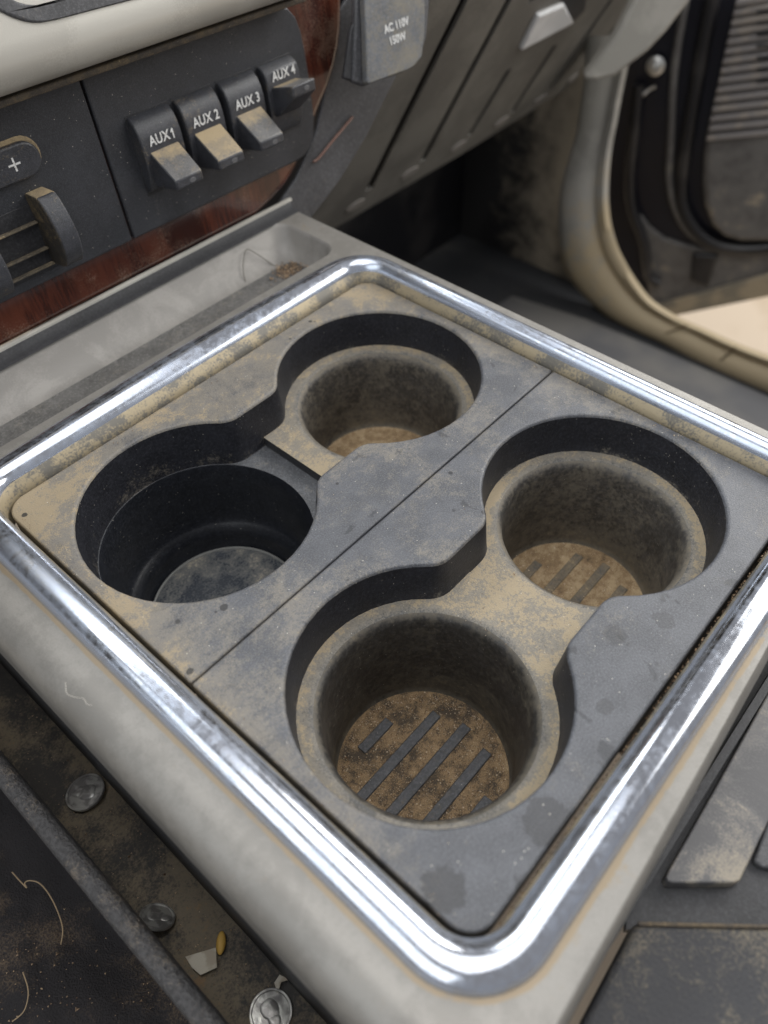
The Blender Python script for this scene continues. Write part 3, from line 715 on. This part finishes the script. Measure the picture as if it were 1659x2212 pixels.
for s_, (x, y), sz in (('AC 110V', (856, 55), 9.6), ('150W', (858, 84), 9.6)):
    c0 = o_(x, y, .3); xa = (o_(x+40, y-16)-o_(x, y)).normalized(); ya = ON.cross(xa).normalized()
    mtx = Matrix(((xa.x*.9, ya.x, ON.x, c0.x*S), (xa.y*.9, ya.y, ON.y, c0.y*S), (xa.z*.9, ya.z, ON.z, c0.z*S), (0, 0, 0, 1)))
    text('lettering', s_, 6.0, 'print', cov, mtx, 1.0, .08, .16)

# ================================================================== footwell, sill, door
def structure(o): o['kind'] = 'structure'; return o
V, F = box(262, 803, -400, 900, -345, -335); structure(mesh('floor', V, F, 'carpet', smooth=False))
V, F = box(262, 1000, 600, 620, -335, 200); structure(mesh('bulkhead', V, F, 'rubber', smooth=False))
V, F = box(-6000, 8000, -6000, 6000, -720, -700); structure(mesh('ground', V, F, 'ground', smooth=False))
def f_(zx, zy): return at((920+zx*.60277)*.86406, zy*.60277*.86406, (0, 0, -328), (0, 0, 1))
k = NT('floor_mat_rubber'); M['floormat'] = k.set(k.mix(k.step(k.noise(12, 5), .3, .8), (.06, .06, .065), (.10, .095, .09)), .7)
tag(slab('floor_mat', [f_(*a) for a in ((600, 1225), (900, 1320), (1190, 1440), (1700, 1660), (1900, 1760), (1900, 2200), (700, 2000), (300, 1400))], (0, 0, 1), 6, 'floormat', None, bevel=1.5), 'dark grey floor mat strip between the console and the tan door sill', 'floor mat')
SX = Vector((-1, 0, 0)); SPp = (760, 0, 0)
def q_(zx, zy, dx=0.0): return at(1054.2+.3646*zx, .3646*zy, (760+dx, 0, 0), SX)
st = thing('door_sill_trim', 'pale dusty grey trim curving down the door opening into the tan sill', 'sill trim', (0, 0, 0))
outer = [(860, 200), (820, 390), (785, 560), (755, 720), (725, 880), (708, 1050), (705, 1200), (722, 1340), (760, 1470), (815, 1580), (885, 1690), (970, 1790), (1110, 1880), (1280, 1955), (1480, 2045), (1800, 2165), (2300, 2350)]
inner = [(560, 200), (548, 510), (530, 640), (505, 800), (455, 960), (415, 1120), (400, 1280), (405, 1440), (430, 1580), (490, 1690), (590, 1800), (720, 1905), (880, 1985), (1000, 2040), (1289, 2207), (1659, 2370), (2200, 2620)]
ol = smoothpath([q_(*a) for a in outer], 4); il = smoothpath([q_(*a) for a in inner], 4)
ml = [(Vector(a)+Vector(b))/2 for a, b in zip(ol, il)]
def shift(L, dx): return [Vector((p.x+dx, p.y, p.z)) for p in L]
m2 = [(Vector(a)*.8+Vector(b)*.2) for a, b in zip(ol, il)]
m3 = [(Vector(a)*.72+Vector(b)*.28) for a, b in zip(ol, il)]
m1 = [(Vector(a)*.25+Vector(b)*.75) for a, b in zip(ol, il)]
rows = [shift(ol, 4), shift([(Vector(a)*.95+Vector(b)*.05) for a, b in zip(ol, il)], -2), shift(m2, -1), shift([(Vector(a)*.77+Vector(b)*.23) for a, b in zip(ol, il)], 2.5), shift([(Vector(a)*.745+Vector(b)*.255) for a, b in zip(ol, il)], 2.5), shift(m3, -3), shift(ml, -9), shift(m1, -7), shift([(Vector(a)*.06+Vector(b)*.94) for a, b in zip(ol, il)], 0), shift(il, 10)]
V, F = loft(rows, closed=False); mesh('trim_moulding', V, F, 'pillar', st, angle=60)
# joints across the tan sill
k = NT('sill_joint_dirt'); M['joint'] = k.set((.20, .15, .09), .7)
for t in (12.6, 14.2, 15.2):
    i = int(t*4); a, b = ol[i], il[i]
    tube('joint', [a+Vector((-5, 0, 0)), (a+b)/2+Vector((-7, 0, 0)), b+Vector((-2, 0, 0))], 1.2, 'joint', st) if 'joint' in M else None
kp = slab('kick_panel', [q_(*a, 40) for a in ((560, 300), (720, 700), (640, 1200), (700, 1500), (900, 1900), (500, 2050), (-350, 1900), (-350, -400))], SX, 20, 'kick', None, bevel=8, seg=3)
tag(kp, 'dusty dark kick panel between the footwell carpet and the pale door trim', 'kick panel')
# door: black painted edge, rubber seals, grey lower trim with slatted grille
dn = Vector((-.93, -.36, 0)).normalized(); dP = (980, 300, 0)
def d_(zx, zy, d=0.0): return at(1054.2+.3646*zx, .3646*zy, dP, dn)+dn*d
door = thing('open_door', 'open passenger door with black edge, slatted speaker grille and scuffed grey trim', 'door', (0, 0, 0))
slab('door_shell', [d_(*a) for a in ((830, -60), (800, 400), (700, 900), (690, 1300), (800, 1600), (950, 1800), (1060, 1850), (2300, 1560), (2300, -60))], dn, 30, 'doorblack', door, bevel=4)
slab('trim_panel', [d_(*a, 22) for a in ((1480, -40), (1440, 150), (1390, 380), (1340, 600), (1300, 760), (1285, 900), (1278, 1050), (1290, 1180), (1330, 1290), (1400, 1360), (1500, 1390), (1700, 1390), (2300, 1300), (2300, -60))], dn, 20, 'doortrim', door, bevel=8, seg=3)
slab('lower_edge', [d_(*a, 6) for a in ((1180, 1440), (1400, 1480), (1700, 1440), (2300, 1330), (2300, 1560), (1060, 1850), (960, 1790), (930, 1560), (900, 1250), (960, 1330), (1050, 1400))], dn, 8, 'doortrim', door, bevel=4, seg=2)
k = NT('sill_dust'); M['tandirt'] = k.set(k.mix(k.step(k.noise(20, 4), .4, .6), (.20, .18, .14), (.32, .27, .19)), .7)
slab('bottom_rail', [d_(*a, 12) for a in ((980, 1790), (1700, 1590), (2300, 1430), (2300, 1600), (1060, 1860))], dn, 8, 'tandirt', door, bevel=3)
for i in range(15):
    t = i/14; zy = -20+t*790; x0 = 1475-t*172+ (0 if t < .9 else 4)
    a = d_(x0, zy, 27); b = d_(x0+420, zy-40-30*(1-t), 27)
    w = Vector((0, 0, 1))*3.3
    slab('slat', [a+w, a-w, b-w, b+w], dn, 6, 'slat', door, bevel=1.5, seg=2)
for i in range(7):
    zy = 20+i*68
    slab('slot', [d_(1600, zy-7, 28.6), d_(1600, zy+9, 28.6), d_(1800, zy-10, 28.6), d_(1800, zy-24, 28.6)], dn, 1.0, 'rubber', door, bevel=.2)
slab('hinge_cover', [d_(*a, 12) for a in ((1215, 1480), (1370, 1490), (1310, 1680), (1200, 1640))], dn, 14, 'rubber', door, bevel=4)
tube('door_seal', smoothpath([d_(*a, 10) for a in ((1340, -60), (1270, 300), (1200, 700), (1160, 950), (1150, 1150), (1200, 1290), (1300, 1400), (1450, 1450), (1700, 1440), (2200, 1340))], 5), 9, 'rubber', door, 12)
tube('door_seal', smoothpath([d_(*a, 8) for a in ((1180, -60), (1110, 400), (1090, 800), (1080, 1050), (1120, 1230), (1200, 1360), (1330, 1450))], 5), 5, 'doortrim', door, 10)
tube('door_seal', smoothpath([d_(*a, 14) for a in ((900, 480), (880, 700), (850, 1000), (860, 1200), (930, 1400), (960, 1600), (1020, 1650))], 5), 7, 'rubber', door, 10)
c = d_(1000, 370, 10); ring = lambda r, d: [c+Vector((dn.y, -dn.x, 0))*r*math.cos(a)+Vector((0, 0, 1))*r*math.sin(a)+dn*d for a in [i*math.pi/12 for i in range(24)]]
V, F = loft([[tuple(p) for p in ring(11, 0)], [tuple(p) for p in ring(11, 3)], [tuple(p) for p in ring(7, 5)], [tuple(p) for p in ring(6, 10)], [tuple(p) for p in ring(3, 11)]], cap1=True)
mesh('hinge_bolt', V, F, 'steel', door)
tube('catch_wire', smoothpath([d_(890, 550, 12), d_(930, 535, 14), d_(960, 510, 12), d_(1000, 490, 12)], 4), 2, 'steel', door)
# upper side trim at the end of the dash (pale)
dt = slab('dash_end_trim', [at(*a, (640, 380, 0), (-.75, -.66, 0)) for a in ((1260, 172), (1290, 176), (1330, 165), (1400, 112), (1440, 70), (1500, -10), (1540, -60), (1400, -60), (1330, 80))], (-.75, -.66, 0), 18, 'pillar', None, bevel=4)
tag(dt, 'pale grey end trim of the dashboard beside the open door', 'trim panel')

# ================================================================== left side: seat gap
V, F = box(-71.5, -30, -120, 420, -122, -114); pk = structure(mesh('seat_gap_floor', V, F, 'pocket', smooth=False))
V, F = loft([[(-70.2, y, -72), (-70.4, y, -63.5), (-69.2, y, -60.8), (-66.5, y, -60), (-63.2, y, -60.7), (-62.0, y, -63), (-61.6, y, -72)] for y in range(-100, 401, 20)], cap0=True, cap1=True)
sb = mesh('seat_side_trim', V, F, 'pebble', angle=60); tag(sb, 'narrow pebbled grey trim strip along the seat edge, left of the console', 'trim strip')
V, F = box(-70, -68, -120, 420, -160, -70); sw = mesh('seat_frame', V, F, 'black', smooth=False); tag(sw, 'thin black seat frame wall under the pebbled grey trim strip', 'seat frame')
# rough carpet below
nx, ny = 60, 90; V = []; F = []
from mathutils import noise as mn
for j in range(ny+1):
    for i in range(nx+1):
        x = -260+188*i/nx; y = -160+520*j/ny
        V.append((x, y, -150+9*mn.noise(Vector((x*.03, y*.02, 0)))+2.2*mn.noise(Vector((x*.16, y*.16, 3)))))
for j in range(ny):
    for i in range(nx): a = j*(nx+1)+i; F.append((a, a+1, a+nx+2, a+nx+1))
structure(mesh('carpet', V, F, 'seatcarpet'))
def rc():
    x = random.uniform(-150, -76); y = random.uniform(-60, 170)
    if random.random() > .25+.75*max(0, min(1, (-x-82)/40)): return None
    return (x, y, -150+9*mn.noise(Vector((x*.03, y*.02, 0)))+2.2*mn.noise(Vector((x*.16, y*.16, 3)))+.6)
crumbs('debris', 1100, rc, 'debris', .2, .65, 'brown grit and plant debris lying on the black carpet at lower left', 'debris')
def on_gap(): return (random.uniform(-60, -38), random.uniform(-20, 260), -113.7)
crumbs('gap_grit', 200, on_gap, 'debris', .2, .5, 'fine brown grit on the floor of the gap beside the console', 'grit')
def cpt(zx, zy): return at(.2604*zx, 1641.7+.2604*zy, (0, 0, -141), (0, 0, 1))
for pts_, lb in (([(100, 930), (190, 1030), (222, 1060), (205, 1020), (250, 1000), (330, 1025), (410, 1120), (480, 1260), (520, 1400), (505, 1530)], 'long curled brown fibre lying on the black carpet left of the trim strip'), ([(190, 1760), (235, 1920), (200, 2080), (100, 2170)], 'short pale fibre on the black carpet at the very bottom left')):
    tag(tube('fibre', smoothpath([cpt(*a) for a in pts_], 6), .28, 'fibre'), lb, 'fibre', 'fibres on the carpet')
# coins and scraps on the gap floor (z = -114)
GZ = -113.9
def gp(zx, zy, z=GZ): return at((0+zx*900/1659)*.86406, (1500+zy*900/1659)*.86406, (0, 0, z), (0, 0, 1))
def coin_mesh(r):
    pr = [(.01, 1.0), (r*.35, 1.25), (r*.6, 1.0), (r*.86, .85), (r*.9, 1.35), (r*.98, 1.35), (r, 1.1), (r, 0), (.01, 0)]
    return lathe(pr, 48)
for (zx, zy, r, tx, ty, lb) in ((400, 895, 9.4, .12, -.1, 'grey coin lying flat in the gap, highest up beside the console'),
                            (735, 1478, 7.6, .5, .55, 'tilted shiny coin half under the pebbled trim strip'),
                            (1250, 1905, 8.6, .05, .1, 'speckled bright coin at the bottom edge of the photo')):
    V, F = coin_mesh(r); c = gp(zx, zy); o = mesh('coin', V, F, 'coin', None, loc=tuple(c+Vector((0, 0, 1.5 if abs(tx) < .3 else 4.5))), angle=50)
    for (hx, hy, ha, hb) in ((.3, .8, r*.42, r*.52), (-.6, -3.2, r*.30, r*.34)):
        V, F = loft([[(hx+ha*q*math.cos(a), hy+hb*q*math.sin(a)*(1+.12*math.sin(3*a)), 1.15+.55*math.sqrt(1-q*q)) for a in [i*math.pi/12 for i in range(24)]] for q in (1, .9, .7, .4, .05)], cap1=True)
        mesh('relief', V, F, 'coin', o)
    o.rotation_euler = (tx, ty, zx*.01); tag(o, lb, 'coin', 'coins dropped in the seat gap')
c = [gp(860, 1650), gp(1000, 1608), gp(1006, 1700), gp(930, 1735), gp(890, 1700)]
tag(slab('paper_scrap', [p+Vector((0, 0, 3)) for p in c], (.1, .1, 1), .5, 'paper', None, bevel=.15), 'torn off-white paper scrap in the gap beside the yellow seed', 'paper scrap')
c = gp(1290, 1775); tag(slab('paper_bit', [c+Vector(v) for v in ((-3, -2, 2), (1, 0, 2), (4, -2, 2), (2.5, 2.5, 2), (-1, 2, 2))], (0, 0, 1), .4, 'paper', None, bevel=.1), 'tiny torn paper bit above the lowest coin', 'paper scrap')
c = gp(1018, 1580, GZ+2)
V, F = loft([[(2.0*math.sin(math.pi*i/10)*math.cos(a), -4.6*math.cos(math.pi*i/10), 1.4*math.sin(math.pi*i/10)*math.sin(a)) for a in [j*math.pi/6 for j in range(12)]] for i in range(11)])
o = mesh('seed', V, F, 'seed', None, loc=tuple(c)); o.rotation_euler = (0, 0, -.8); tag(o, 'small yellow seed husk at the edge of the paper scrap', 'seed')
# pale hair on the silver shell
def shp(zx, zy): return gp(zx, zy, 3.5)
hp = [(302, 378), (308, 430), (345, 448), (385, 455), (400, 480), (425, 485)]
P = []
for a in hp:
    p = gp(*a, 5.0); tt = min(1, max(0, (-24-p.x)/14)); zz = 5-14*(1-math.sqrt(max(0, 1-tt*tt))); p = gp(*a, zz+.3); P.append(p)
tag(tube('hair', smoothpath(P, 6), .09, 'hair', None, 5), 'thin pale hair curling on the silver shell left of the chrome', 'hair')
# fine strand lying against the tray wall, dirt in the tray corner
k = NT('dark_strand'); M['strand'] = k.set((.10, .09, .07), .5)
def t_(zx, zy): return at(zx*.5208, zy*.5208, (0, 336, -4), (0, -.78, .62))+Vector((0, -.78, .62))*1.2
tag(tube('strand', smoothpath([t_(*a) for a in ((1160, 1125), (1110, 1088), (1060, 1055), (1022, 1036), (1008, 1070), (1006, 1130), (1018, 1180), (1034, 1222))], 6), .28, 'strand'), 'thin dark looped strand leaning in the tray behind the chrome corner', 'strand')
crumbs('tray_dirt', 260, lambda: (random.gauss(228, 6), random.gauss(316, 5), -11.5), 'debris', .3, .9, 'brown dirt collected in the right end of the tray', 'dirt')

# ================================================================== lower right: seat base hardware
LP = (0, 0, 1)
def l_(zx, zy, z): return at((900+zx*1020/1659)*.86406, (1500+zy*1020/1659)*.86406, (0, 0, z), (0, 0, 1))
sbx = thing('rear_storage_bin', 'dusty grey pad in a dark recess behind the silver console edge, lower right', 'storage bin', (0, 0, 0))
slab('raised_pad', [l_(*a, -30) for a in ((1256, 1098), (1243, 1126), (1250, 1142), (1272, 1150), (1520, 1150), (1546, 1140), (1659, 905), (2100, 60), (2200, -700), (2000, -250), (1678, 345), (1470, 720))], LP, 14, 'pad', sbx, bevel=1.6, seg=3)
slab('recess_floor', [l_(*a, -36) for a in ((1080, 1340), (2600, 1370), (2600, -900), (1900, -900), (1640, 250), (1100, 1200))], LP, 4, 'black', sbx, bevel=0)
slab('inner_block', [l_(*a, -33) for a in ((1640, 1090), (1600, 1060), (1659, 900), (2200, -100), (2600, -100), (2600, 1130))], LP, 6, 'charcoal', sbx, bevel=1)
cv = slab('rear_cover', [l_(*a, -28) for a in ((1118, 1312), (1150, 1308), (1659, 1322), (2700, 1340), (2700, 3000), (300, 3000), (820, 1900), (900, 1724))], LP, 10, 'cover', None, bevel=2.2, seg=4)
tag(cv, 'dark dust-covered textured cover at the lower right corner', 'cover')
a, b = l_(1130, 1318, -28), l_(2600, 1350, -28)
tag(tube('dust_line', [a+(b-a)*t+Vector((0, 0, .2)) for t in (0, .25, .5, .75, 1)], .7, 'ledge_brown'), 'thin ridge of tan dust along the front edge of the dark cover', 'dust')
